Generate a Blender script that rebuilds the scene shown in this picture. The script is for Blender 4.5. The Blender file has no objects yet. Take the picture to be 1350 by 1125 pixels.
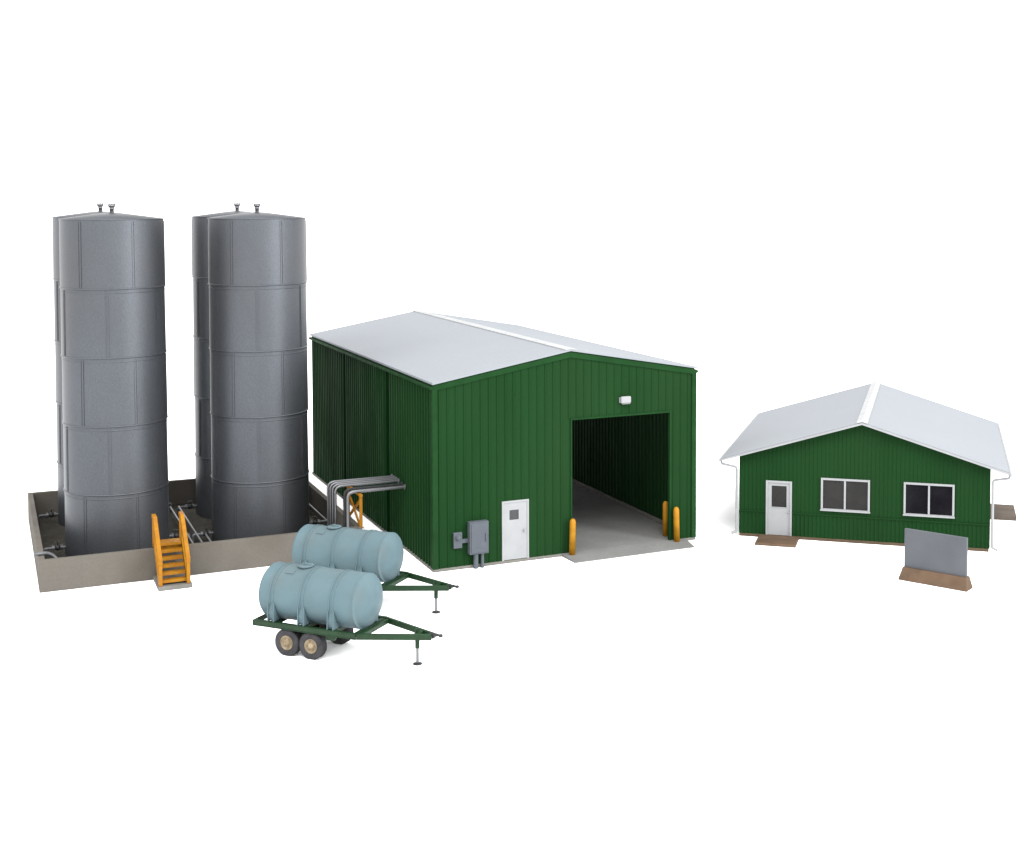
import bpy, math, random
from math import sin, cos, pi, radians, atan2, hypot, sqrt
from mathutils import Vector, Matrix
random.seed(7)
S = bpy.context.scene
COL = S.collection

# ------------------------------------------------------------------ mesh builder
class MB:
    def __init__(s): s.v = []; s.f = []; s.sm = []
    def add(s, vs, fs, smooth=False, M=None):
        b = len(s.v)
        s.v += [tuple(M @ Vector(p)) if M is not None else tuple(p) for p in vs]
        s.f += [tuple(i + b for i in f) for f in fs]; s.sm += [smooth] * len(fs)
        return s
    def box(s, x0, x1, y0, y1, z0, z1, M=None):
        vs = [(x, y, z) for z in (z0, z1) for y in (y0, y1) for x in (x0, x1)]
        return s.add(vs, [(0, 2, 3, 1), (4, 5, 7, 6), (0, 1, 5, 4), (2, 6, 7, 3), (0, 4, 6, 2), (1, 3, 7, 5)], False, M)
    def prism(s, pts, d, M=None):
        """closed polygon of 3-D points swept along vector d"""
        n = len(pts); d = Vector(d)
        vs = [tuple(p) for p in pts] + [tuple(Vector(p) + d) for p in pts]
        nrm = Vector((0, 0, 0))
        for i in range(n): nrm += Vector(pts[i]).cross(Vector(pts[(i + 1) % n]))
        flip = nrm.dot(d) > 0
        fs = [tuple(range(n)), tuple(range(2 * n - 1, n - 1, -1))] + [(i, i + n, (i + 1) % n + n, (i + 1) % n) for i in range(n)]
        if flip: fs = [tuple(reversed(f)) for f in fs]
        return s.add(vs, fs, False, M)
    def tube(s, pts, r, n=14, fillet=0.0, caps=True, M=None):
        P = [Vector(p) for p in pts]
        if fillet:
            Q = [P[0]]
            for i in range(1, len(P) - 1):
                a = (P[i - 1] - P[i]); b = (P[i + 1] - P[i]); k = min(fillet, a.length * .49, b.length * .49)
                a = P[i] + a.normalized() * k; b = P[i] + b.normalized() * k
                for j in range(7):
                    t = j / 6; Q.append(a * (1 - t) ** 2 + P[i] * 2 * t * (1 - t) + b * t * t)
            P = Q + [P[-1]]
        vs = []; prev = None
        for i, p in enumerate(P):
            t = ((P[i + 1] if i < len(P) - 1 else p) - (P[i - 1] if i else p)).normalized()
            if prev is None:
                up = Vector((0, 0, 1)) if abs(t.z) < .9 else Vector((1, 0, 0)); x = t.cross(up).normalized()
            else: x = (prev - t * prev.dot(t)).normalized()
            y = t.cross(x); prev = x
            vs += [tuple(p + (x * cos(2 * pi * k / n) + y * sin(2 * pi * k / n)) * r) for k in range(n)]
        fs = []
        for i in range(len(P) - 1):
            for k in range(n): fs.append((i * n + k, i * n + (k + 1) % n, (i + 1) * n + (k + 1) % n, (i + 1) * n + k))
        s.add(vs, fs, True, M)
        if caps:
            m = len(P) - 1
            s.add(vs[:n], [tuple(range(n - 1, -1, -1))], False, M); s.add(vs[m * n:], [tuple(range(n))], False, M)
        return s
    def lathe(s, prof, n=48, M=None, smooth=True, a0=0.0):
        """profile of (radius, height) turned round z; radius 0 closes to a point"""
        rings = []; vs = []
        for r, z in prof:
            if r < 1e-6: rings.append([len(vs)]); vs.append((0, 0, z))
            else:
                rings.append(list(range(len(vs), len(vs) + n)))
                vs += [(r * cos(a0 + 2 * pi * k / n), r * sin(a0 + 2 * pi * k / n), z) for k in range(n)]
        fs = []
        for a, b in zip(rings, rings[1:]):
            for k in range(n):
                q = [a[k % len(a)], a[(k + 1) % len(a)], b[(k + 1) % len(b)], b[k % len(b)]]
                o = []
                [o.append(i) for i in q if i not in o]
                if len(o) > 2: fs.append(tuple(o))
        return s.add(vs, fs, smooth, M)
    def build(s, name, mat, parent=None, bevel=0.0, seg=2):
        me = bpy.data.meshes.new(name); me.from_pydata(s.v, [], s.f)
        me.polygons.foreach_set('use_smooth', s.sm); me.update()
        o = bpy.data.objects.new(name, me); COL.objects.link(o); me.materials.append(mat)
        if parent: o.parent = parent
        if bevel:
            b = o.modifiers.new('bevel', 'BEVEL'); b.width = bevel; b.segments = seg; b.limit_method = 'ANGLE'; b.angle_limit = radians(40)
        return o

def tag(o, label=None, cat=None, group=None, kind=None):
    for k, v in (('label', label), ('category', cat), ('group', group), ('kind', kind)):
        if v: o[k] = v
    return o
def thing(name, loc, rz, label, cat, group=None):
    o = bpy.data.objects.new(name, None); COL.objects.link(o); o.empty_display_size = .3
    o.location = loc; o.rotation_euler = (0, 0, rz); return tag(o, label, cat, group)
def copy_tree(o, parent=None):
    c = o.copy(); COL.objects.link(c); c.parent = parent
    for ch in [k for k in o.children]: copy_tree(ch, c)
    return c
def RX(a): return Matrix.Rotation(a, 4, 'X')
def RY(a): return Matrix.Rotation(a, 4, 'Y')
def RZ(a): return Matrix.Rotation(a, 4, 'Z')
def TR(x, y, z): return Matrix.Translation((x, y, z))

# ------------------------------------------------------------------ materials
def mat(name, c, rough=.6, metal=0., spec=.2, vary=.12, vscale=1.2, fine=.06, fscale=40., bump=.0, bscale=60., stain=None, stain_amt=.35, stain_scale=.8, streak=1.0, rvary=.1):
    m = bpy.data.materials.new(name); m.use_nodes = True; N = m.node_tree.nodes; L = m.node_tree.links
    b = N['Principled BSDF']; b.inputs['Metallic'].default_value = metal; b.inputs['Specular IOR Level'].default_value = spec
    tc = N.new('ShaderNodeTexCoord'); mp = N.new('ShaderNodeMapping'); mp.inputs['Scale'].default_value = (1, 1, streak)
    L.new(tc.outputs['Object'], mp.inputs['Vector'])
    def noise(sc, det=4):
        n = N.new('ShaderNodeTexNoise'); n.inputs['Scale'].default_value = sc; n.inputs['Detail'].default_value = det; L.new(mp.outputs['Vector'], n.inputs['Vector']); return n
    def ramp(src, lo, hi, a=.35, bb=.65):
        r = N.new('ShaderNodeMapRange'); r.inputs['From Min'].default_value = a; r.inputs['From Max'].default_value = bb
        r.inputs['To Min'].default_value = lo; r.inputs['To Max'].default_value = hi; L.new(src, r.inputs['Value']); return r.outputs['Result']
    def math_(op, a, bb):
        x = N.new('ShaderNodeMath'); x.operation = op; L.new(a, x.inputs[0]); L.new(bb, x.inputs[1]); return x.outputs[0]
    k = math_('MULTIPLY', ramp(noise(vscale).outputs['Fac'], 1 - vary, 1 + vary), ramp(noise(fscale, 3).outputs['Fac'], 1 - fine, 1 + fine))
    vm = N.new('ShaderNodeVectorMath'); vm.operation = 'SCALE'; vm.inputs[0].default_value = c; L.new(k, vm.inputs['Scale'])
    col = vm.outputs['Vector']
    if stain:
        mx = N.new('ShaderNodeMix'); mx.data_type = 'RGBA'
        L.new(ramp(noise(stain_scale, 6).outputs['Fac'], 0, stain_amt, .42, .7), mx.inputs['Factor'])
        L.new(col, mx.inputs['A']); mx.inputs['B'].default_value = (*stain, 1); col = mx.outputs['Result']
    L.new(col, b.inputs['Base Color'])
    L.new(ramp(noise(vscale * 2.3).outputs['Fac'], rough - rvary, rough + rvary), b.inputs['Roughness'])
    if bump:
        bp = N.new('ShaderNodeBump'); bp.inputs['Strength'].default_value = 1; bp.inputs['Distance'].default_value = bump
        L.new(noise(bscale, 3).outputs['Fac'], bp.inputs['Height']); L.new(bp.outputs['Normal'], b.inputs['Normal'])
    return m
M = {}
KS = .61        # every paint is a little darker than it looks: the studio is exposed for a clean white table
def D(nm, c, **k):
    f = 1.0 if nm == 'white_sheet' else KS
    if k.get('stain'): k['stain'] = tuple(x * f for x in k['stain'])
    if nm != 'white_sheet': k['spec'] = k.get('spec', .2) * .7
    M[nm] = mat(nm, tuple(x * f for x in c), **k)
D('green_siding', (.0076, .0365, .0096), rough=.66, spec=.045, vary=.10, vscale=.5, fine=.05, bump=.002, stain=(.0125, .0375, .0110), stain_amt=.4, stain_scale=.35, streak=.25)
D('joint_shade', (.0040, .0165, .0050), rough=.9, spec=.0)  # dark colour standing in for shade at the wall seams
D('green_trim', (.0088, .0410, .0108), rough=.7, spec=.06, bump=.002)
D('green_frame', (.006, .030, .008), rough=.5, spec=.3, vary=.2, vscale=3, bump=.002)
D('roof_metal', (.252, .268, .290), rough=.6, metal=.0, spec=.12, vary=.012, vscale=.3, fine=.02, rvary=.0, bump=.001)
D('ridge_white', (.375, .38, .385), rough=.6, spec=.2, vary=.05, stain=(.335, .34, .345), stain_amt=.4, stain_scale=1.5)
D('white_paint', (.30, .307, .315), rough=.55, spec=.2, vary=.05, fine=.02)
D('concrete', (.137, .126, .111), rough=.9, spec=.1, vary=.10, vscale=.5, fine=.05, fscale=12, bump=.003, bscale=30, stain=(.104, .089, .072), stain_amt=.55, stain_scale=.45)
D('concrete_floor', (.200, .200, .195), rough=.9, spec=.05, vary=.06, vscale=.5, fine=.05, fscale=9, bump=.003, bscale=30, stain=(.168, .162, .152), stain_amt=.4, stain_scale=.9)
D('foundation_grey', (.17, .165, .15), rough=.9, spec=.1, fine=.1, bump=.004)
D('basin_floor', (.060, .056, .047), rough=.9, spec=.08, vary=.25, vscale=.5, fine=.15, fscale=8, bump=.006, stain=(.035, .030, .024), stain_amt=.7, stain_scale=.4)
D('tank_steel', (.100, .108, .121), rough=.45, metal=.72, spec=.3, vary=.05, vscale=.6, fine=.09, fscale=30, bump=.004, bscale=34, rvary=.0, stain=(.098, .095, .094), stain_amt=.5, stain_scale=.4, streak=.5)
D('dull_steel', (.135, .138, .146), rough=.5, metal=.5, spec=.3, vary=.25, vscale=3)
D('pipe_steel', (.205, .210, .220), rough=.36, metal=.75, spec=.4, vary=.05, vscale=1.5, fine=.02, rvary=.02)
D('yellow_paint', (.335, .146, .006), rough=.55, spec=.2, vary=.12, vscale=4, fine=.08, bump=.002, stain=(.29, .080, .004), stain_amt=.45, stain_scale=2.5)
D('bollard_yellow', (.38, .180, .008), rough=.55, spec=.2, vary=.1, vscale=3, stain=(.34, .11, .007), stain_amt=.4, stain_scale=2)
D('blue_plastic', (.094, .149, .170), rough=.6, spec=.2, vary=.07, vscale=1.2, fine=.03, bump=.003, bscale=14, stain=(.104, .122, .118), stain_amt=.45, stain_scale=.9)
D('rubber', (.042, .041, .044), rough=.85, spec=.15, vary=.25, vscale=4, fine=.2, bump=.004)
D('rim_cream', (.265, .212, .14), rough=.6, spec=.2, vary=.2, vscale=8, stain=(.12, .07, .03), stain_amt=.5, stain_scale=6)
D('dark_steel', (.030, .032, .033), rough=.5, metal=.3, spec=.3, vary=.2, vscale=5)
D('grey_cabinet', (.086, .097, .113), rough=.65, spec=.2, vary=.06, vscale=2, bump=.002)
D('sign_grey', (.097, .105, .117), rough=.65, spec=.15, vary=.07, vscale=.8, fine=.03, bump=.002, stain=(.112, .110, .118), stain_amt=.4, stain_scale=.7)
D('brown_base', (.117, .079, .053), rough=.8, spec=.1, vary=.16, vscale=2, fine=.05, bump=.002, stain=(.124, .075, .047), stain_amt=.4, stain_scale=1.6)
D('brown_foundation', (.095, .066, .043), rough=.85, spec=.1, vary=.15, vscale=1.5, fine=.1, bump=.003)
D('slab_taupe', (.14, .115, .095), rough=.85, spec=.1, vary=.15, vscale=1.5, fine=.1, bump=.003)
D('dark_glass', (.007, .0065, .009), rough=.22, spec=.12, vary=.2, vscale=.8, fine=.02, rvary=.06)
D('reflection_glass', (.021, .020, .0195), rough=.3, spec=.15, vary=.2, vscale=1.2, fine=.02, rvary=.06)  # paler base colour stands in for a reflection in these panes
D('grey_pane', (.045, .047, .050), rough=.3, spec=.3, vary=.1)
D('valve_blue', (.02, .08, .14), rough=.5, spec=.3)
D('white_sheet', (.90, .90, .90), rough=1, spec=.0, vary=.0, fine=.0)

# ------------------------------------------------------------------ ground
g = MB()
n = 96
g.add([(0, 0, 0)] + [(700 * cos(2 * pi * i / n), 700 * sin(2 * pi * i / n), 0) for i in range(n)], [(0, i + 1, (i + 1) % n + 1) for i in range(n)])
tag(g.build('ground', M['white_sheet']), kind='structure')

# ------------------------------------------------------------------ building helpers
def gable_sheet(mb, W, z0, H, rise, y0, y1, holes=()):
    """wall with a gable top, in the plane y0..y1; holes are (u0,u1,z0,z1)"""
    top = lambda u: H + rise * (1 - abs(u - W / 2) / (W / 2))
    br = sorted({0, W / 2, W, *[h[0] for h in holes], *[h[1] for h in holes]})
    for a, b in zip(br, br[1:]):
        z = z0; hs = sorted([h for h in holes if h[0] < b - 1e-6 and h[1] > a + 1e-6], key=lambda h: h[2])
        for h in hs:
            if h[2] > z + 1e-6: mb.box(a, b, y0, y1, z, h[2])
            z = h[3]
        mb.prism([(a, y0, z), (b, y0, z), (b, y0, top(b)), (a, y0, top(a))], (0, y1 - y0, 0))
def rib(mb, u, y, d, z0, z1, w=.095, h=.04):
    """trapezoid rib on a wall whose face is y; d = outward sign"""
    mb.prism([(u - w / 2, y, z0), (u + w / 2, y, z0), (u + w * .26, y + d * h, z0), (u - w * .26, y + d * h, z0)], (0, 0, z1 - z0))
def gable_ribs(mb, W, z0, H, rise, y, d, pitch, holes=(), inset=.2, drop=.16, w=.095, h=.04, first=None):
    top = lambda u: H + rise * (1 - abs(u - W / 2) / (W / 2)) - drop
    u = first if first is not None else inset
    while u < W - inset + 1e-6:
        z = z0
        for q in sorted([q for q in holes if q[0] - w * .6 < u < q[1] + w * .6], key=lambda q: q[2]):
            if q[2] > z + .02: rib(mb, u, y, d, z, q[2], w, h)
            z = max(z, q[3])
        if top(u) > z + .02: rib(mb, u, y, d, z, top(u), w, h)
        u += pitch
def roof_mesh(W, L, H, rise, e, f, b, t, pitch, rh=.018, rw=.05):
    """two slopes; e = eave overhang, f/b = front/back overhang, t = thickness"""
    mb = MB(); sl = rise / (W / 2)
    for s in (-1, 1):
        xe = W / 2 + s * (W / 2 + e); ze = H - sl * e; xr = W / 2; zr = H + rise
        mb.prism([(xe, -f, ze), (xr, -f, zr), (xr, -f, zr - t), (xe, -f, ze - t)], (0, L + f + b, 0))
        y = -f + pitch * .5
        while y < L + b:
            mb.prism([(xe, y - rw / 2, ze), (xe, y + rw / 2, ze), (xe, y + rw * .2, ze + rh), (xe, y - rw * .2, ze + rh)], (xr - xe, 0, zr - ze))
            y += pitch
    return mb
def ridge_cap(W, L, H, rise, f, b, half, t):
    mb = MB(); sl = rise / (W / 2); zr = H + rise + .002
    for s in (-1, 1):
        x = W / 2 + s * half
        mb.prism([(W / 2, -f, zr), (x, -f, zr - sl * half), (x, -f, zr - sl * half + t), (W / 2, -f, zr + t)], (0, L + f + b, 0))
    return mb

# ------------------------------------------------------------------ big green shed
W, L, HB, RI = 10.24, 17.86, 6.575, .90
shed = thing('machine_shed', (-5.449, 44.731, 0), .4395, 'large green ribbed metal shed with a pale grey roof and a wide open doorway', 'shed')
OP = (5.19, 9.17, .1, 4.90)
OR = (.4, 9.84, .1, 6.1)      # unseen rear opening, widened to let more light into the bay
DR = (2.48, 3.50, .1, 2.215)
zf = .10
mb = MB(); gable_sheet(mb, W, zf, HB - .07, RI, 0, .07, [OP])
gable_ribs(mb, W, zf, HB - .07, RI, 0, -1, .305, [(OP[0] - .06, OP[1] + .06, OP[2], OP[3] + .06), (DR[0] - .02, DR[1] + .02, DR[2], DR[3])], inset=.2, drop=.26, w=.085, h=.028)
# inner face ribs of the front wall
front = mb.build('front_wall', M['green_siding'], shed)
SEAMS = (5.64, 12.05); sw = .07
mb = MB(); mb.box(0, .07, .07, L - .07, zf, HB - .06)
y = .22
while y < L - .15:
    if not any(-.50 < y - q < .12 for q in SEAMS):
        mb.prism([(0, y - .055, zf), (0, y + .055, zf), (-.052, y + .042, zf), (-.052, y - .042, zf)], (0, 0, HB - .24 - zf))
    y += .305
mb.build('side_wall', M['green_siding'], shed)
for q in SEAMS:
    mb = MB(); mb.box(-.008, .01, q - .44, q + .06, zf, HB - .24); mb.build('joint_shade_strip', M['joint_shade'], shed)  # dark strip painted in place of the shadow gap at each seam
mb = MB(); mb.box(W - .07, W, .07, L - .07, zf, HB - .06)
y = .25
while y < L - .15:
    mb.prism([(W - .07, y - .05, zf + .15), (W - .07, y + .05, zf + .15), (W - .11, y + .025, zf + .15), (W - .11, y - .025, zf + .15)], (0, 0, HB - .3 - zf))
    mb.prism([(W, y - .048, zf), (W, y + .048, zf), (W + .042, y + .022, zf), (W + .042, y - .022, zf)], (0, 0, HB - .28 - zf))
    y += .305
mb.build('side_wall', M['green_siding'], shed)
mb = MB(); mb.box(W - .20, W - .112, .08, L - .08, zf, zf + .14)
mb.build('wall_curb', M['foundation_grey'], shed, .01)
mb = MB(); gable_sheet(mb, W, zf, HB - .07, RI, L - .07, L, [OR])
gable_ribs(mb, W, zf, HB - .07, RI, L, 1, .305, [OR], drop=.2)
mb.build('rear_wall', M['green_siding'], shed)
# trims
for u in (0, W):
    mb = MB(); s = -1 if u == 0 else 1
    mb.box(u - .055 if s < 0 else u - .13, u + .13 if s < 0 else u + .055, -.055, -.001, zf, HB - .24)
    mb.box(min(u + s * .002, u + s * .055), max(u + s * .002, u + s * .055), -.001, .13, zf, HB - .24)
    mb.build('corner_trim', M['green_trim'], shed)
mb = MB()
for s in (-1, 1):
    a = W / 2; b = W / 2 + s * (W / 2 + .03); za = HB + RI - .105; zb = HB - .105 - RI / (W / 2) * .03
    mb.prism([(a, -.05, za), (b, -.05, zb), (b, -.05, zb - .2), (a, -.05, za - .2)], (0, .049, 0))
mb.build('rake_trim', M['green_trim'], shed, .006)
for u, s in ((0, -1), (W, 1)):
    mb = MB()
    x0, x1 = sorted((u + s * .002, u + s * .13)); mb.box(x0, x1, -.05, L + .05, HB - .25, HB - .15)
    mb.build('eave_trim', M['green_trim'], shed, .012)
mb = MB()
t = .065
mb.box(OP[0] - t, OP[0] - .001, -.045, .11, OP[2], OP[3] + t); mb.box(OP[1] + .001, OP[1] + t, -.045, .11, OP[2], OP[3] + t)
mb.box(OP[0] - .001, OP[1] + .001, -.045, .11, OP[3] + .001, OP[3] + t)
mb.build('doorway_trim', M['green_trim'], shed, .008)
rf = roof_mesh(W, L, HB, RI, .06, .09, .09, .07, .305, rh=.006, rw=.05).build('roof', M['roof_metal'], shed)
ridge_cap(W, L, HB, RI, .105, .105, .21, .03).build('ridge_cap', M['ridge_white'], rf, .006)
# foundation + floor + apron
mb = MB(); mb.box(-.05, OP[0] - .3, -.05, .3, 0, .1); mb.box(OP[1] + .3, W + .04, -.05, .3, 0, .1); mb.box(-.05, .25, .3, L + .04, 0, .1); mb.box(W - .25, W + .04, .3, L + .04, 0, .1)
mb.build('foundation', M['foundation_grey'], shed, .012)
mb = MB(); mb.box(.25, W - .25, .3, L + .03, 0, .098); mb.box(OP[0] - .3, OP[1] + .3, -.05, .3, 0, .098)
A0, A1 = (4.78, -.05), (9.86, -.05); B0, B1 = (4.84, -1.05), (9.70, -1.0)
mb.add([(*A0, 0), (*A1, 0), (*B1, 0), (*B0, 0), (*A0, .096), (*A1, .096), (*B1, .03), (*B0, .03)],
       [(0, 1, 2, 3), (7, 6, 5, 4), (3, 2, 6, 7), (0, 3, 7, 4), (1, 5, 6, 2), (0, 4, 5, 1)])
mb.build('concrete_floor', M['concrete_floor'], shed)
# personnel door
mb = MB(); fw = .07
mb.box(DR[0], DR[0] + fw, -.05, -.001, DR[2], DR[3]); mb.box(DR[1] - fw, DR[1], -.05, -.001, DR[2], DR[3]); mb.box(DR[0] + fw, DR[1] - fw, -.05, -.001, DR[3] - fw, DR[3])
MB_ = MB()
hole = (2.765, 3.115, 1.53, 1.88); x0, x1, z0, z1 = DR[0] + fw + .004, DR[1] - fw - .004, DR[2] + .02, DR[3] - fw - .004
for q in ((x0, hole[0], z0, z1), (hole[1], x1, z0, z1), (hole[0], hole[1], z0, hole[2]), (hole[0], hole[1], hole[3], z1)): MB_.box(q[0], q[1], -.032, -.002, q[2], q[3])
door = MB_.build('door', M['white_paint'], shed)
mb.build('door_frame', M['white_paint'], door, .006)
mb = MB(); mb.box(hole[0], hole[1], -.012, -.003, hole[2], hole[3]); mb.build('window_pane', M['grey_pane'], door)
mb = MB(); mb.lathe([(0, 0), (.03, 0), (.03, .02), (.015, .03), (.015, .05), (.04, .06), (.045, .085), (.03, .105), (0, .11)], 16, TR(3.32, -.031, 1.12) @ RX(pi / 2))
mb.build('handle', M['white_paint'], door)
# wall lamp
mb = MB(); mb.box(7.10, 7.51, -.16, -.03, 5.38, 5.64)
lamp = mb.build('wall_lamp', M['white_paint'], shed, .05, 3)
mb = MB(); mb.box(7.08, 7.52, -.029, -.001, 5.40, 5.60); mb.box(7.15, 7.46, -.165, -.08, 5.362, 5.379); mb.build('mount_plate', M['white_paint'], lamp, .006)
# electric cabinet
mb = MB(); mb.box(1.20, 1.90, -.27, -.002, .52, 1.65)
cab = mb.build('electric_cabinet', M['grey_cabinet'], shed, .015)
mb = MB(); mb.box(1.25, 1.86, -.297, -.268, .57, 1.60); mb.build('cabinet_door', M['grey_cabinet'], cab, .012)
mb = MB(); mb.box(1.77, 1.81, -.335, -.296, .98, 1.03); mb.box(1.77, 1.81, -.335, -.296, 1.17, 1.22); mb.box(1.765, 1.815, -.345, -.33, .95, 1.25); mb.build('handle', M['grey_cabinet'], cab, .008)
mb = MB(); mb.tube([(1.46, -.15, 0.005), (1.46, -.15, .53)], .085, 16); mb.build('conduit', M['grey_cabinet'], cab)
mb = MB(); mb.tube([(1.70, -.15, 0.005), (1.70, -.15, .53)], .06, 16); mb.build('conduit', M['grey_cabinet'], cab)
mb = MB(); mb.box(.97, 1.21, -.10, -.002, .92, 1.06); mb.build('cable_duct', M['grey_cabinet'], cab, .01)
mb = MB(); mb.box(.67, .98, -.11, -.002, .76, 1.31); met = mb.build('electric_meter', M['grey_cabinet'], shed, .015)
mb = MB(); mb.lathe([(.105, 0), (.105, .03), (.085, .035), (.085, .09), (.07, .115), (0, .12)], 24, TR(.825, -.109, 1.14) @ RX(pi / 2)); mb.build('meter_dial', M['grey_cabinet'], met)

# ------------------------------------------------------------------ bollards
def bollard(x, y, lean, label):
    c, s = cos(.4395), sin(.4395)
    o = MB().lathe([(0, 0), (.112, 0), (.112, 1.16), (.106, 1.23), (.085, 1.285), (.05, 1.318), (0, 1.325)], 28).build('bollard', M['bollard_yellow'])
    o.location = (-5.449 + x * c - y * s, 44.731 + x * s + y * c, .055 if y < 0 else .099); o.rotation_euler = (0, lean, .4395)
    tag(o, label, 'bollard', 'yellow bollards guarding the shed doorway'); return o
bollard(5.10, -.22, .022, 'yellow bollard beside the white shed door, at the near jamb of the doorway')
bollard(9.38, -.22, -.022, 'yellow bollard in front of the wall at the far jamb of the doorway')
bollard(9.36, .62, 0, 'shaded yellow bollard standing just inside the shed doorway')

# ------------------------------------------------------------------ office
W2, L2, H2, R2 = 9.16, 10.4, 3.20, 1.41
off = thing('office_building', (5.583, 49.69, 0), -.2575, 'small green office with white framed windows and an overhanging pale grey roof', 'office')
D2 = (1.02, 2.0, .112, 2.19); WA = (3.08, 4.88, 1.17, 2.40); WB = (6.10, 7.91, 1.17, 2.40)
zf = .112
HO = [(a, b, c, d) for a, b, c, d in (D2, WA, WB)]
H2w = H2 - .05
mb = MB(); gable_sheet(mb, W2, zf, H2w, R2, 0, .08, [(q[0] + .03, q[1] - .03, q[2], q[3] - .03) for q in HO])
gable_ribs(mb, W2, 1.03, H2w, R2, 0, -1, .152, HO, inset=.08, drop=.02, w=.05, h=.014)
gable_ribs(mb, W2, zf, .955, 0, 0, -1, .152, [(D2[0], D2[1], 0, 3)], inset=.08, drop=0, w=.075, h=.024)
mb.box(0, D2[0], -.045, -.001, .965, 1.015); mb.box(D2[1], W2, -.045, -.001, .965, 1.015)
mb.build('front_wall', M['green_siding'], off)
mb = MB(); mb.box(0, .08, .08, L2 - .08, zf, H2w - .02)
y = .2
while y < L2: mb.prism([(0, y - .03, zf), (0, y + .03, zf), (-.018, y + .015, zf), (-.018, y - .015, zf)], (0, 0, H2w - zf - .1)); y += .152
mb.build('side_wall', M['green_siding'], off)
mb = MB(); mb.box(W2 - .08, W2, .08, L2 - .08, zf, H2w - .02)
y = .2
while y < L2: mb.prism([(W2, y - .03, zf), (W2, y + .03, zf), (W2 + .018, y + .015, zf), (W2 + .018, y - .015, zf)], (0, 0, H2w - zf - .1)); y += .152
mb.build('side_wall', M['green_siding'], off)
mb = MB(); gable_sheet(mb, W2, zf, H2w, R2, L2 - .08, L2); mb.build('rear_wall', M['green_siding'], off)
mb = MB(); mb.box(.02, W2 - .03, -.035, L2 + .03, 0, .11); mb.build('foundation', M['brown_foundation'], off, .01)
mb = MB(); mb.box(.09, W2 - .09, .09, L2 - .09, .1105, .115); mb.build('office_floor', M['basin_floor'], off)
EO, FO = .65, .30
rf = roof_mesh(W2, L2, H2, R2, EO, FO, FO, .05, .305, rh=.005, rw=.05).build('roof', M['roof_metal'], off)
ridge_cap(W2, L2, H2, R2, FO + .04, FO + .04, .20, .03).build('ridge_cap', M['ridge_white'], rf, .006)
sl = R2 / (W2 / 2)
for yy in (-FO - .03, L2 + FO + .002):
    mb = MB()
    for s in (-1, 1):
        a = W2 / 2; b = W2 / 2 + s * (W2 / 2 + EO); za = H2 + R2 - .028; zb = H2 - sl * EO - .028
        mb.prism([(a, yy, za), (b, yy, zb), (b, yy, zb - .075), (a, yy, za - .075)], (0, .028, 0))
    mb.build('fascia', M['white_paint'], rf)
for s in (-1, 1):
    xe = W2 / 2 + s * (W2 / 2 + EO); ze = H2 - sl * EO
    x0, x1 = sorted((xe + s * .002, xe + s * .09))
    mb = MB(); mb.box(x0, x1, -FO - .02, L2 + FO, ze - .125, ze - .012); mb.build('gutter', M['white_paint'], rf, .02)
    xw = 0 if s < 0 else W2
    mb = MB(); q = xw + s * .09
    mb.tube([(xe + s * .02, -.16, ze - .12), (xe + s * .0, -.14, ze - .24), (q, -.03, ze - .36), (q, -.03, .26), (q, -.03, .17), (q + s * .20, -.08, .09)], .047, 12, fillet=.1)
    mb.build('downspout', M['white_paint'], off)
# office door
mb = MB(); fw = .075
mb.box(D2[0], D2[0] + fw, -.06, .03, D2[2], D2[3]); mb.box(D2[1] - fw, D2[1], -.06, .03, D2[2], D2[3]); mb.box(D2[0] + fw, D2[1] - fw, -.06, .03, D2[3] - fw, D2[3])
x0, x1, z0, z1 = D2[0] + fw + .003, D2[1] - fw - .003, D2[2] + .01, D2[3] - fw - .003; hole = (1.235, 1.80, 1.19, 2.0)
d = MB()
for q in ((x0, hole[0], z0, z1), (hole[1], x1, z0, z1), (hole[0], hole[1], z0, hole[2]), (hole[0], hole[1], hole[3], z1)): d.box(q[0], q[1], -.022, .03, q[2], q[3])
door = d.build('door', M['white_paint'], off)
mb.build('door_frame', M['white_paint'], door, .006)
mb = MB(); mb.box(hole[0], hole[1], .004, .014, hole[2], hole[3]); mb.build('window_pane', M['reflection_glass'], door)
mb = MB()
for u0, u1, w0, w1 in ((hole[0] - .02, hole[1] + .02, hole[2] - .025, hole[2]), ): mb.box(u0, u1, -.036, -.023, w0, w1)
mb.build('pane_moulding', M['white_paint'], door)
mb = MB(); mb.lathe([(0, 0), (.03, 0), (.015, .03), (.035, .05), (.035, .07), (0, .08)], 14, TR(1.865, -.022, 1.02) @ RX(pi / 2)); mb.build('handle', M['white_paint'], door)
for q, mid in ((WA, 3.965), (WB, 7.005)):
    f = MB(); fw = .075
    f.box(q[0], q[0] + fw, -.06, .03, q[2], q[3]); f.box(q[1] - fw, q[1], -.06, .03, q[2], q[3])
    f.box(q[0] + fw, q[1] - fw, -.06, .03, q[3] - fw, q[3]); f.box(q[0] + fw, q[1] - fw, -.06, .03, q[2], q[2] + fw)
    win = f.build('window', M['white_paint'], off, .006)
    mb = MB(); mb.box(mid - .035, mid + .035, -.05, .02, q[2] + fw, q[3] - fw); mb.build('mullion', M['white_paint'], win, .005)
    mb = MB(); mb.box(q[0] - .02, q[1] + .02, -.085, -.061, q[2] - .01, q[2] + .05); mb.build('window_sill', M['white_paint'], win, .005)
    for a, b in ((q[0] + fw, mid - .035), (mid + .035, q[1] - fw)):
        mb = MB(); mb.box(a, b, .004, .014, q[2] + fw, q[3] - fw); mb.build('window_pane', M['reflection_glass' if q is WA else 'dark_glass'], win)

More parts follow.
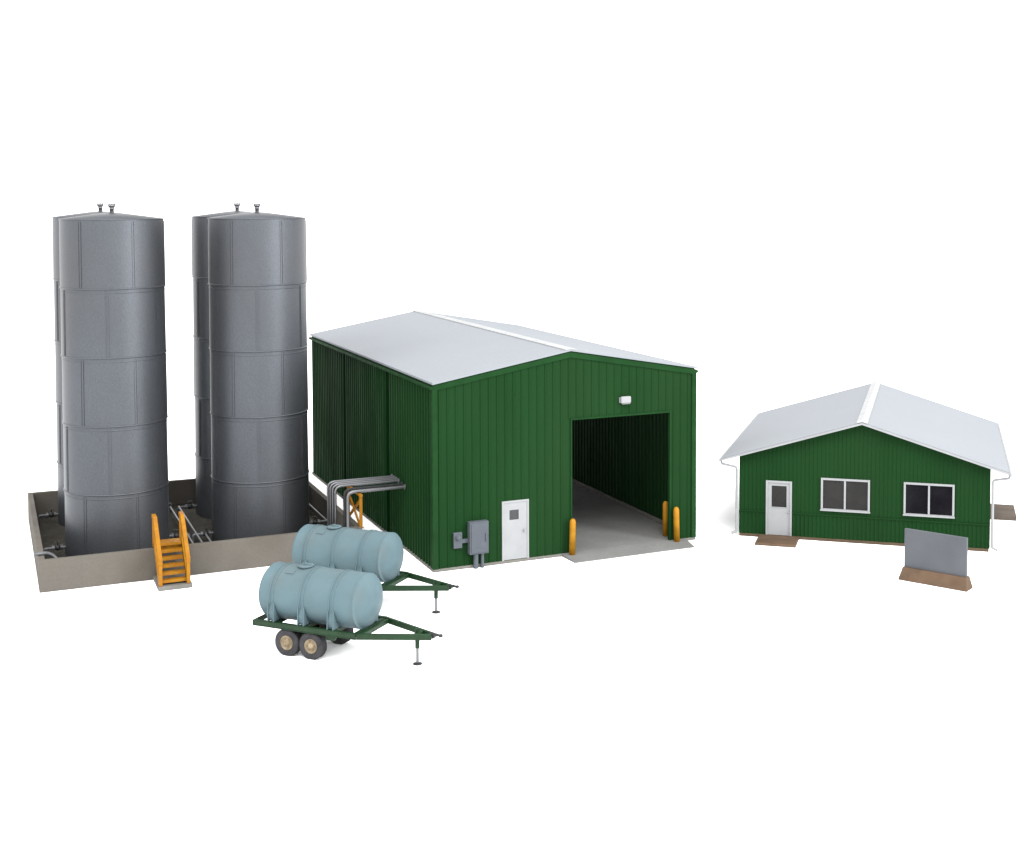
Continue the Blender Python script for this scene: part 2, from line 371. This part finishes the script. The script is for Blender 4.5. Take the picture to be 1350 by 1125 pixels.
def local_pt(o, x, y, z=0):
    a = o.rotation_euler.z; l = o.location
    return (l.x + x * cos(a) - y * sin(a), l.y + x * sin(a) + y * cos(a), z)
mb = MB(); mb.add([(-.76, -.60, 0), (.76, -.60, 0), (.76, .62, 0), (-.76, .62, 0), (-.74, -.57, .10), (.74, -.57, .10), (.74, .62, .10), (-.74, .62, .10)],
       [(3, 2, 1, 0), (4, 5, 6, 7), (0, 1, 5, 4), (2, 3, 7, 6), (1, 2, 6, 5), (3, 0, 4, 7)])
o = mb.build('entrance_step', M['brown_base'], None, .012); o.location = local_pt(off, 1.52, -.66); o.rotation_euler.z = -.2575
tag(o, 'low brown slab step in front of the white office door', 'step')
mb = MB(); mb.box(-.6, .58, -1.05, 1.05, 0, .17)
o = mb.build('side_slab', M['slab_taupe'], None, .012); o.location = local_pt(off, 9.80, 6.12); o.rotation_euler.z = -.2575
tag(o, 'grey brown slab jutting out behind the far corner of the office', 'slab')

# ------------------------------------------------------------------ sign
sign = thing('sign_board', (10.292, 43.846, 0), -.633, 'blank grey sign board standing in a brown sloped base in front of the office', 'sign')
mb = MB(); l, dp, h = 2.39, .60, .42
mb.add([(0, 0, 0), (l, 0, 0), (l, dp, 0), (0, dp, 0), (.10, .15, h), (l - .07, .15, h), (l - .07, dp - .15, h), (.10, dp - .15, h)],
       [(3, 2, 1, 0), (4, 5, 6, 7), (0, 1, 5, 4), (2, 3, 7, 6), (1, 2, 6, 5), (3, 0, 4, 7)])
mb.build('base', M['brown_base'], sign, .015)
mb = MB(); mb.box(.12, 2.28, .24, .36, h - .002, 1.715); pn = mb.build('panel', M['sign_grey'], sign, .008)

# ------------------------------------------------------------------ containment basin
CX, CY, CA = -18.036, 42.33, .4353
CW, CL, CH = 10.74, 11.02, 1.057
basin = thing('containment_basin', (CX, CY, 0), CA, 'low square concrete basin with stained walls round the four tall tanks', 'basin')
t = .19
for nm, q in (('front_wall', (0, CW, 0, t)), ('rear_wall', (0, CW, CL - t, CL)), ('side_wall', (0, t, t, CL - t)), ('side_wall', (CW - t, CW, t, CL - t))):
    mb = MB(); mb.box(q[0], q[1], q[2], q[3], 0, CH); mb.build(nm, M['concrete'], basin, .015)
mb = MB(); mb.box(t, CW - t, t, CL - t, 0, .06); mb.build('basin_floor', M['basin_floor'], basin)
def cpt(u, w, z=0): return (CX + u * cos(CA) - w * sin(CA), CY + u * sin(CA) + w * cos(CA), z)

# ------------------------------------------------------------------ tanks
TR_, TH = 1.77, 12.1
def make_tank(label, loc, rz):
    tk = thing('storage_tank', loc, rz, label, 'tank', 'tall grey steel storage tanks in the basin')
    base = .06; top = TH; ch = (top - base) / 5
    for k in range(5):
        z0, z1 = base + k * ch, base + (k + 1) * ch
        r1 = TR_ - .006; r0 = TR_ + .010
        lip = .026 if k else 0.0
        prof = [(r0 - .06, z0 - .01)] if k else [(0, z0)]
        prof += [(r0 + lip * .7, z0 - (.012 if k else 0)), (r0 + lip, z0 + .008), (r0 + lip * .8, z0 + .028), (r0, z0 + .036)]
        body = [(r0, z0 + .036), (r1, z1 - .001)]; rim = []
        if k == 4: rim = [(r1, z1 - .001), (r1 + .012, z1 - .001), (r1 + .012, z1 + .012)]
        mb = MB(); mb.lathe(prof, 96); mb.lathe(body, 96)
        if rim: mb.lathe(rim, 96)
        # vertical butt straps
        off_ = radians(-34 if k % 2 == 0 else -4)
        for j in range(6):
            a = -pi / 2 + off_ + j * pi / 3
            def P(da, dr, z, r): return ((r + dr) * cos(a + da), (r + dr) * sin(a + da), z)
            for da0, da1, dr in ((-.030, -.022, .012), (.012, .03, .018)):
                za, zb = z0 + .05, z1 - .06
                vs = [P(da0, -.01, za, r0), P(da1, -.01, za, r0), P(da1, dr, za, r0), P(da0, dr, za, r0), P(da0, -.01, zb, r1), P(da1, -.01, zb, r1), P(da1, dr, zb, r1), P(da0, dr, zb, r1)]
                mb.add(vs, [(3, 2, 1, 0), (4, 5, 6, 7), (0, 1, 5, 4), (2, 3, 7, 6), (1, 2, 6, 5), (3, 0, 4, 7)])
        if k < 4:  # thin line under the lap
            mb.lathe([(r1 - .01, z1 - .15), (r1 + .010, z1 - .145), (r1 + .010, z1 - .115), (r1 - .01, z1 - .11)], 96)
        mb.build('shell_course', M['tank_steel'], tk)
    mb = MB(); mb.lathe([(TR_ + .02, top + .012), (TR_ + .02, top + .03), (.3, top + .235), (0, top + .25)], 96)
    rf = mb.build('roof', M['tank_steel'], tk)
    mb = MB(); z = top + .22
    mb.lathe([(.075, z), (.075, z + .15), (.09, z + .155), (.09, z + .175), (.075, z + .18), (.095, z + .22), (.135, z + .25), (.135, z + .29), (.11, z + .30), (.11, z + .335), (.04, z + .335), (.04, z + .30), (0, z + .30)], 20)
    for j in range(6): mb.box(-.02, .02, .10, .13, z + .27, z + .345, RZ(j * pi / 3))
    mb.build('vent', M['pipe_steel'], rf)
    return tk
def outlet(tk, side, drop=True, length=.75, ang=0.0):
    """flanged outlet with a gate valve leaving the tank's side (+1 right, -1 left)"""
    mb = MB(); x0 = TR_ - .02; z = .40
    R_ = RZ(0 if side > 0 else pi) @ RZ(ang)
    pts = [(x0, 0, z), (x0 + length, 0, z)] + ([(x0 + length, 0, .06)] if drop else [])
    mb.tube(pts, .048, 12, fillet=.08, M=R_)
    for x in (x0 + .12, x0 + .16, x0 + .40, x0 + .44):
        mb.lathe([(0, 0), (.095, 0), (.095, .03), (0, .03)], 16, R_ @ TR(x, 0, z) @ RY(pi / 2), smooth=False)
    ov = mb.build('outlet_pipe', M['dull_steel'], tk)
    mb = MB(); mb.lathe([(0, -.1), (.07, -.09), (.10, -.03), (.10, .03), (.07, .09), (0, .1)], 14, R_ @ TR(x0 + .28, 0, z) @ RY(pi / 2))
    mb.tube([(x0 + .28, 0, z + .05), (x0 + .28, 0, z + .22)], .02, 8, M=R_)
    mb.lathe([(.085, 0), (.10, .012), (.085, .024), (.07, .012), (.085, 0)], 16, R_ @ TR(x0 + .28, 0, z + .2))
    mb.box(x0 + .20, x0 + .36, -.012, .012, z + .206, z + .218, R_)
    mb.build('valve', M['dark_steel'], ov)
    return ov
tanks = []
for (x, y, lb) in ((-17.255, 47.284, 'tall grey riveted storage tank at the front of the basin, just behind the orange steps'),
                   (-12.554, 49.288, 'tall grey storage tank at the front of the basin, next to the silver overhead pipes'),
                   (-19.49, 52.175, 'tall grey storage tank mostly hidden behind the tank with the orange steps'),
                   (-14.459, 53.591, 'tall grey storage tank in shade behind the one nearest the silver pipes')):
    tanks.append(make_tank(lb, (x, y, 0), CA - .02))
for q in tanks:
    q.rotation_euler.z = radians(17)
outs = ((0, -1), (0, 1), (1, -1), (1, 1), (2, -1), (2, 1), (3, -1))
for k, s in outs: outlet(tanks[k], s, ang=CA - radians(17))

# pipework on the basin floor
def pipe(name, label, pts, r=.043, fillet=.12, group=None, m='pipe_steel', flanges=()):
    o = MB().tube([tuple(Vector(p)) for p in pts], r, 14, fillet=fillet).build(name, M[m]); return tag(o, label, 'pipe', group)
GP = 'silver pipes along the basin floor'
pipe('floor_pipe', 'long thin silver floor pipe nearest the tank behind the orange steps', [cpt(5.22, 8.9, .40), cpt(5.22, .62, .40), cpt(9.2, .62, .40)], group=GP)
pipe('floor_pipe', 'long thin silver floor pipe running straight from the shaded rear valves to the front wall', [cpt(5.54, 8.85, .40), cpt(5.54, .42, .40), cpt(9.5, .42, .40)], group=GP)
pipe('floor_pipe', 'short silver floor pipe beside the tank nearest the overhead pipes', [cpt(5.85, 4.2, .40), cpt(5.85, .82, .40), cpt(8.9, .82, .40)], group=GP)
pipe('floor_pipe', 'silver floor pipe along the basin wall beside the overhead pipes', [cpt(10.40, 7.6, .42), cpt(10.40, 1.2, .42)], r=.043, group=GP)
pipe('fill_elbow', 'short bent silver pipe end lying over the basin corner', [cpt(-.12, .72, 1.115), cpt(.38, .72, 1.115), cpt(.66, .60, .80), cpt(.66, .60, .06)], r=.062, fillet=.2, m='dull_steel')

# ------------------------------------------------------------------ overhead pipes into the shed
BX, BY, BA = -5.449, 44.731, .4395
def bpt(u, w, z=0): return (BX + u * cos(BA) - w * sin(BA), BY + u * sin(BA) + w * cos(BA), z)
GR = 'silver pipes bent over from the basin into the green wall'
def riser(w, u, z, r, label, m='pipe_steel'):
    o = thing('overhead_pipe', bpt(u, w, .06), BA, label, 'pipe', GR)
    MB().tube([(0, 0, 0), (0, 0, z - .06), (-u + .0 - .052, 0, z - .06)], r, 16, fillet=.24).build('pipe_run', M[m], o)
    MB().lathe([(0, 0), (r + .05, 0), (r + .05, .035), (0, .035)], 18, TR(-u - .09, 0, z - .06) @ RY(pi / 2), smooth=False).build('wall_flange', M[m], o)
riser(4.78, -2.50, 2.42, .045, 'silver overhead pipe farthest back in the row of four close risers')
riser(4.50, -2.48, 2.42, .045, 'second silver overhead pipe from the back in the row of four close risers')
riser(4.22, -2.46, 2.42, .045, 'third silver overhead pipe from the back in the row of four close risers')
riser(3.93, -2.44, 2.42, .045, 'silver overhead pipe at the front of the row of four close risers')
riser(3.52, -2.20, 2.36, .060, 'shaded overhead pipe between the four close risers and the single bright one', 'dark_steel')  # darker steel stands in for the shade on this pipe
riser(3.18, -2.18, 2.34, .060, 'single bright overhead pipe right beside the orange braced support')
rack = thing('pipe_support', bpt(-1.76, 2.98, CH), BA, 'orange cross braced stand on the basin wall carrying the silver pipes', 'stand')
hr = 2.30 - CH - .025
for w in (0.0, 1.75):
    mb = MB(); mb.box(-.05, .05, w - .05, w + .05, .02, hr - .09); mb.build('post', M['yellow_paint'], rack, .008)
mb = MB(); mb.box(-.055, .055, -.08, 1.86, hr - .09, hr - .002); mb.build('crossbeam', M['yellow_paint'], rack, .008)
for s in (0, 1):
    a, b = ((-.03, .08, .10), (-.03, 1.67, hr - .2)) if s else ((.03, 1.67, .10), (.03, .08, hr - .2))
    mb = MB(); dv = Vector(b) - Vector(a); ang = atan2(dv.z, dv.y); mb.box(-.025, .025, 0, dv.length, -.05, .05, TR(*a) @ RX(ang)); mb.build('brace', M['yellow_paint'], rack)
for w in (0, 1.75):
    mb = MB(); mb.box(-.085, .085, w - .13, w + .13, 0.001, .02); mb.build('foot_plate', M['foundation_grey'], rack)

# ------------------------------------------------------------------ orange steps over the wall
st = thing('stile_steps', cpt(3.56, 0, 0), CA, 'small orange steps with side rails climbing over the front basin wall', 'steps')
mb = MB(); mb.box(-.02, 1.05, -1.47, -.004, 0, .14); mb.build('concrete_pad', M['foundation_grey'], st, .012)
WL, Y0, Z0, Y1, Z1 = 1.0, -1.22, .14, -.12, 1.24
for x in (.06, WL - .06):
    mb = MB(); mb.prism([(x - .05, Y0 - .16, Z0), (x - .05, Y0 + .12, Z0), (x - .05, Y1 + .14, Z1 - .06), (x - .05, Y1 + .14, Z1 + .12), (x - .05, Y1 - .06, Z1 + .12), (x - .05, Y0 - .16, Z0 + .26)], (.1, 0, 0))
    mb.build('stringer', M['yellow_paint'], st, .006)
    mb = MB()
    mb.prism([(x - .055, Y0 - .20, Z0 + .001), (x - .055, Y0 - .02, Z0 + .001), (x - .055, Y0 - .02, .95), (x - .055, Y0 - .20, .95)], (.11, 0, 0))
    mb.build('post', M['yellow_paint'], st, .012)
    mb = MB()
    mb.prism([(x - .065, Y0 - .22, .84), (x - .065, Y0 - .22, 1.02), (x - .065, Y1 - .0, 2.17), (x - .065, .34, 2.17), (x - .065, .34, 2.04), (x - .065, Y1 + .06, 2.02)], (.13, 0, 0))
    mb.build('handrail', M['yellow_paint'], st, .012)
    for yy, zb in ((Y1 + .0, 1.2), (.30, CH + .0)):
        mb = MB(); mb.box(x - .05, x + .05, yy - .05, yy + .05, zb + .001, 2.06); mb.build('post', M['yellow_paint'], st, .006)
    mb = MB(); mb.prism([(x - .03, Y0 - .1, .60), (x - .03, Y0 - .1, .68), (x - .03, Y1 - .04, 1.72), (x - .03, Y1 - .04, 1.64)], (.06, 0, 0)); mb.build('middle_rail', M['yellow_paint'], st)
for k in range(6):
    f = k / 5; yy = Y0 + .06 + f * (Y1 - Y0 - .06); zz = .30 + f * (Z1 - .26)
    mb = MB(); mb.box(.115, WL - .115, yy - .13, yy + .10, zz - .045, zz); mb.box(.115, WL - .115, yy - .145, yy - .131, zz - .095, zz + .001); mb.build('tread', M['yellow_paint'], st, .005)
mb = MB(); mb.box(.02, WL - .02, -.02, .40, 1.19, 1.245); mb.box(.115, WL - .115, -.17, -.021, 1.05, 1.25); mb.build('landing', M['yellow_paint'], st, .006)

# ------------------------------------------------------------------ tank trailers
def beam(mb, a, b, w, z0, z1):
    a = Vector(a); b = Vector(b); d = (b - a); ang = atan2(d.y, d.x); mb.box(0, d.length, -w / 2, w / 2, z0, z1, TR(a.x, a.y, 0) @ RZ(ang))
def make_trailer(label, loc, rz):
    t = thing('tank_trailer', loc, rz, label, 'trailer', 'tank trailers parked in front of the shed')
    hw, zr, zb, ur, ub, uh = .84, .90, .775, -1.50, 1.87, 3.93
    mb = MB()
    for s in (-1, 1):
        # side channel: web plus flanges
        y0, y1 = sorted((s * hw, s * (hw - .02))); mb.box(ur, ub, y0, y1, zb, zr)
        y0, y1 = sorted((s * (hw + .012), s * (hw - .11))); mb.box(ur, ub, y0, y1, zr + .0005, zr + .02); mb.box(ur, ub, y0, y1, zb - .02, zb - .0005)
        beam(mb, (ub + .005, s * (hw - .05)), (uh - .12, s * .06), .10, zb - .016, zr + .016)
    mb.box(ur - .022, ur - .002, -hw - .01, hw + .01, zb - .018, zr + .018)
    for u, w in ((ub - .07, .14), (-.93, .16), (.07, .16), (1.04, .16)): mb.box(u - w / 2, u + w / 2, -hw + .115, hw - .115, zb, zr - .004)
    mb.box(ub + .06, ub + .14, -hw + .16, hw - .16, zb, zr)
    mb.box(uh - .62, uh - .48, -.22, .22, zb - .01, zr + .012)
    mb.box(-.57, .67, -hw + .33, -hw + .40, zb - .21, zb - .021); mb.box(-.57, .67, hw - .40, hw - .33, zb - .21, zb - .021)
    for s in (-1, 1):
        for ua, ub_ in ((.82, 1.20),):
            y = s * (hw - .16) - .045; mb.prism([(ua, y, zb - .021), (ub_, y, zb - .021), (ub_ - .10, y, zb - .19), (ua + .04, y, zb - .19)], (0, .09, 0))
    mb.build('frame', M['green_frame'], t, .006)
    mb = MB(); mb.box(uh - .22, uh + .02, -.055, .055, zr - .05, zr + .03); mb.box(uh - .02, uh + .16, -.045, .045, zr - .03, zr + .02)
    mb.lathe([(0, 0), (.06, 0), (.06, .07), (0, .07)], 16, TR(uh + .13, 0, zr - .045)); mb.build('hitch', M['dark_steel'], t, .01)
    # jack
    uj = uh - .60
    mb = MB(); mb.tube([(uj, 0, .46), (uj, 0, zr + .10)], .065, 14); jk = mb.build('jack', M['green_frame'], t)
    mb = MB(); mb.tube([(uj, 0, .02), (uj, 0, .47)], .042, 14); mb.build('jack_leg', M['pipe_steel'], jk)
    mb = MB(); mb.lathe([(0, 0), (.13, 0), (.13, .025), (.05, .05), (0, .05)], 18, TR(uj, 0, .001)); mb.build('jack_foot', M['dark_steel'], jk)
    # axles and wheels
    R, wt = .375, .27
    for u in (-.41, .39):
        mb = MB(); mb.tube([(u, -hw + .05, R), (u, hw - .05, R)], .05, 12); mb.build('axle', M['dark_steel'], t)
        for s in (-1, 1):
            Mx = TR(u, s * (hw - .02 - wt / 2), R) @ RX(pi / 2 if s < 0 else -pi / 2)
            whl = thing('wheel', (0, 0, 0), 0, None, None); whl.parent = t
            h = wt / 2
            mb = MB(); mb.lathe([(.20, -h + .01), (.24, -h - .0), (.34, -h), (.395, -h + .035), (R - .006, -h + .085), (R, -.02), (R, .02), (R - .006, h - .085), (.395, h - .035), (.34, h), (.24, h), (.20, h - .02), (.19, h - .06)], 48, Mx)
            mb.build('tyre', M['rubber'], whl)
            mb = MB(); mb.lathe([(.205, h - .055), (.205, h - .012), (.19, h - .008), (.175, h - .035), (.10, h - .055), (.085, h - .02), (.075, h + .005), (.03, h + .012), (0, h + .012)], 32, Mx)
            for j in range(6): mb.lathe([(0, 0), (.016, 0), (.016, .02), (0, .02)], 6, Mx @ RZ(j * pi / 3) @ TR(.13, 0, h - .05))
            mb.build('rim', M['rim_cream'], whl)
    # tank
    Rk, zc, u0, u1 = .775, 1.58, -1.33, 1.74
    AX = TR(0, 0, zc) @ RY(pi / 2)          # lathe axis along +x
    dome = [(Rk, 0), (.725, .065), (.62, .13), (.47, .185), (.28, .225), (.12, .242), (0, .245)]
    prof = [(r, u0 - d) for r, d in reversed(dome)] + [(Rk, u0), (Rk + .006, u0 + .004), (Rk + .006, u0 + .05), (Rk, u0 + .055), (Rk, u0 + .056)]
    prof += [(Rk, u1 - .056), (Rk, u1 - .055), (Rk + .006, u1 - .05), (Rk + .006, u1 - .004), (Rk, u1)] + [(r, u1 + d) for r, d in dome]
    mb = MB(); mb.lathe(prof, 72, AX)
    tk = mb.build('tank', M['blue_plastic'], t)
    for u in (-.93, .07, 1.04):
        mb = MB()
        for d in (-.075, .035): mb.lathe([(Rk - .01, u + d), (Rk + .022, u + d + .006), (Rk + .022, u + d + .034), (Rk - .01, u + d + .04)], 72, AX)
        # saddle: two feet under the tank, hollowed by the shell
        for s in (-1, 1):
            P = []
            for j in range(9):
                a = radians(-12 - j * 8.0); P.append((u - .085, s * (Rk - .01) * cos(a), zc + (Rk - .01) * sin(a)))
            P += [(u - .085, s * .30, zr + .024), (u - .085, s * .74, zr + .024), (u - .085, s * .775, zr + .10), (u - .085, s * .80, zc - .42)]
            mb.prism(P, (.17, 0, 0))
            # outer gusset fins of the foot
            for d in (-.105, .085):
                mb.prism([(u + d, s * .805, zc - .12), (u + d, s * .84, zr + .0245), (u + d, s * .55, zr + .0245), (u + d, s * .62, zc - .55)], (.03, 0, 0))
        mb.build('saddle', M['blue_plastic'], tk, .006)
    for q in (.40,):
        for ue, dd in ((u1 + .0, 1),):
            mb = MB(); mb.prism([(ue, q - .055, zr + .003), (ue, q + .055, zr + .003), (ue + .0, q + .03, zc - .22), (ue + .0, q - .03, zc - .22)], (.075 * dd, 0, 0)); mb.build('end_bracket', M['blue_plastic'], tk, .006)
    mb = MB(); mb.lathe([(0, 0), (.22, 0), (.22, .04), (.235, .043), (.235, .07), (.20, .08), (0, .085)], 32, TR(-.28, 0, zc + Rk - .03))
    hd = mb.build('hatch', M['blue_plastic'], tk)
    mb = MB(); mb.box(-.46, -.10, -.02, .02, zc + Rk + .05, zc + Rk + .07); mb.lathe([(0, 0), (.05, 0), (.05, .05), (.03, .06), (0, .06)], 16, TR(-.28, 0, zc + Rk + .05)); mb.build('hatch_clamp', M['blue_plastic'], hd, .006)
    mb = MB(); aa = radians(62)
    mb.box(-.68, -.42, -.08, .08, Rk - .01, Rk + .025, TR(0, 0, zc) @ RX(radians(28))); mb.build('filler_plate', M['blue_plastic'], tk, .012)
    return t
tr1 = make_trailer('nearest blue plastic tank on a green twin axle trailer, both near wheels showing', (-7.93, 37.02, 0), -.383)
tr2 = copy_tree(tr1); tr2.location = (-7.99, 41.47, 0); tr2.rotation_euler.z = -.354
tr2['label'] = 'blue plastic tank trailer partly hidden behind another one, its wheels out of sight'

# ------------------------------------------------------------------ light
Wd = bpy.data.worlds.new('World'); S.world = Wd; Wd.use_nodes = True
bg = Wd.node_tree.nodes['Background']; bg.inputs['Color'].default_value = (1, 1, 1, 1); bg.inputs['Strength'].default_value = 1.7
def softbox(name, az, el, dist, size, e, col=(1, 1, 1)):
    """big studio softbox; az from the camera side, + to the right; e = irradiance/pi facing it"""
    l = bpy.data.lights.new(name, 'AREA'); l.shape = 'DISK'; l.size = size; l.energy = pi * pi * dist * dist * e; l.color = col
    o = bpy.data.objects.new(name, l); COL.objects.link(o)
    tgt = Vector((-3, 45, 2)); d = Vector((sin(radians(az)) * cos(radians(el)), -cos(radians(az)) * cos(radians(el)), sin(radians(el))))
    o.location = tgt + d * dist; o.rotation_euler = (-d).to_track_quat('-Z', 'Y').to_euler(); return o
softbox('key_softbox', 12, 52, 150, 80, .55, (1, .985, .965))
strip = softbox('strip_softbox', 60, 24, 120, 40, .85, (.97, .985, 1))
strip.data.shape = 'RECTANGLE'; strip.data.size = 26; strip.data.size_y = 100
softbox('fill_softbox', -50, 42, 150, 90, .33)

# ------------------------------------------------------------------ camera
cd = bpy.data.cameras.new('camera'); cam = bpy.data.objects.new('camera', cd); COL.objects.link(cam)
cd.sensor_width = 36; cd.lens = 1736.29 / 1350 * 36; cd.shift_x = -(781.47 - 675) / 1350; cd.shift_y = (351.41 - 562.5) / 1350
cd.clip_start = .5; cd.clip_end = 3000
cam.location = (0, 0, 12.853); cam.rotation_euler = (pi / 2 - .0516, 0, 0)
S.camera = cam
v = S.view_settings; v.view_transform = 'Standard'; v.look = 'None'; v.exposure = .60; v.gamma = 1; v.use_curve_mapping = False
S.cycles.max_bounces = 8; S.cycles.use_denoising = True
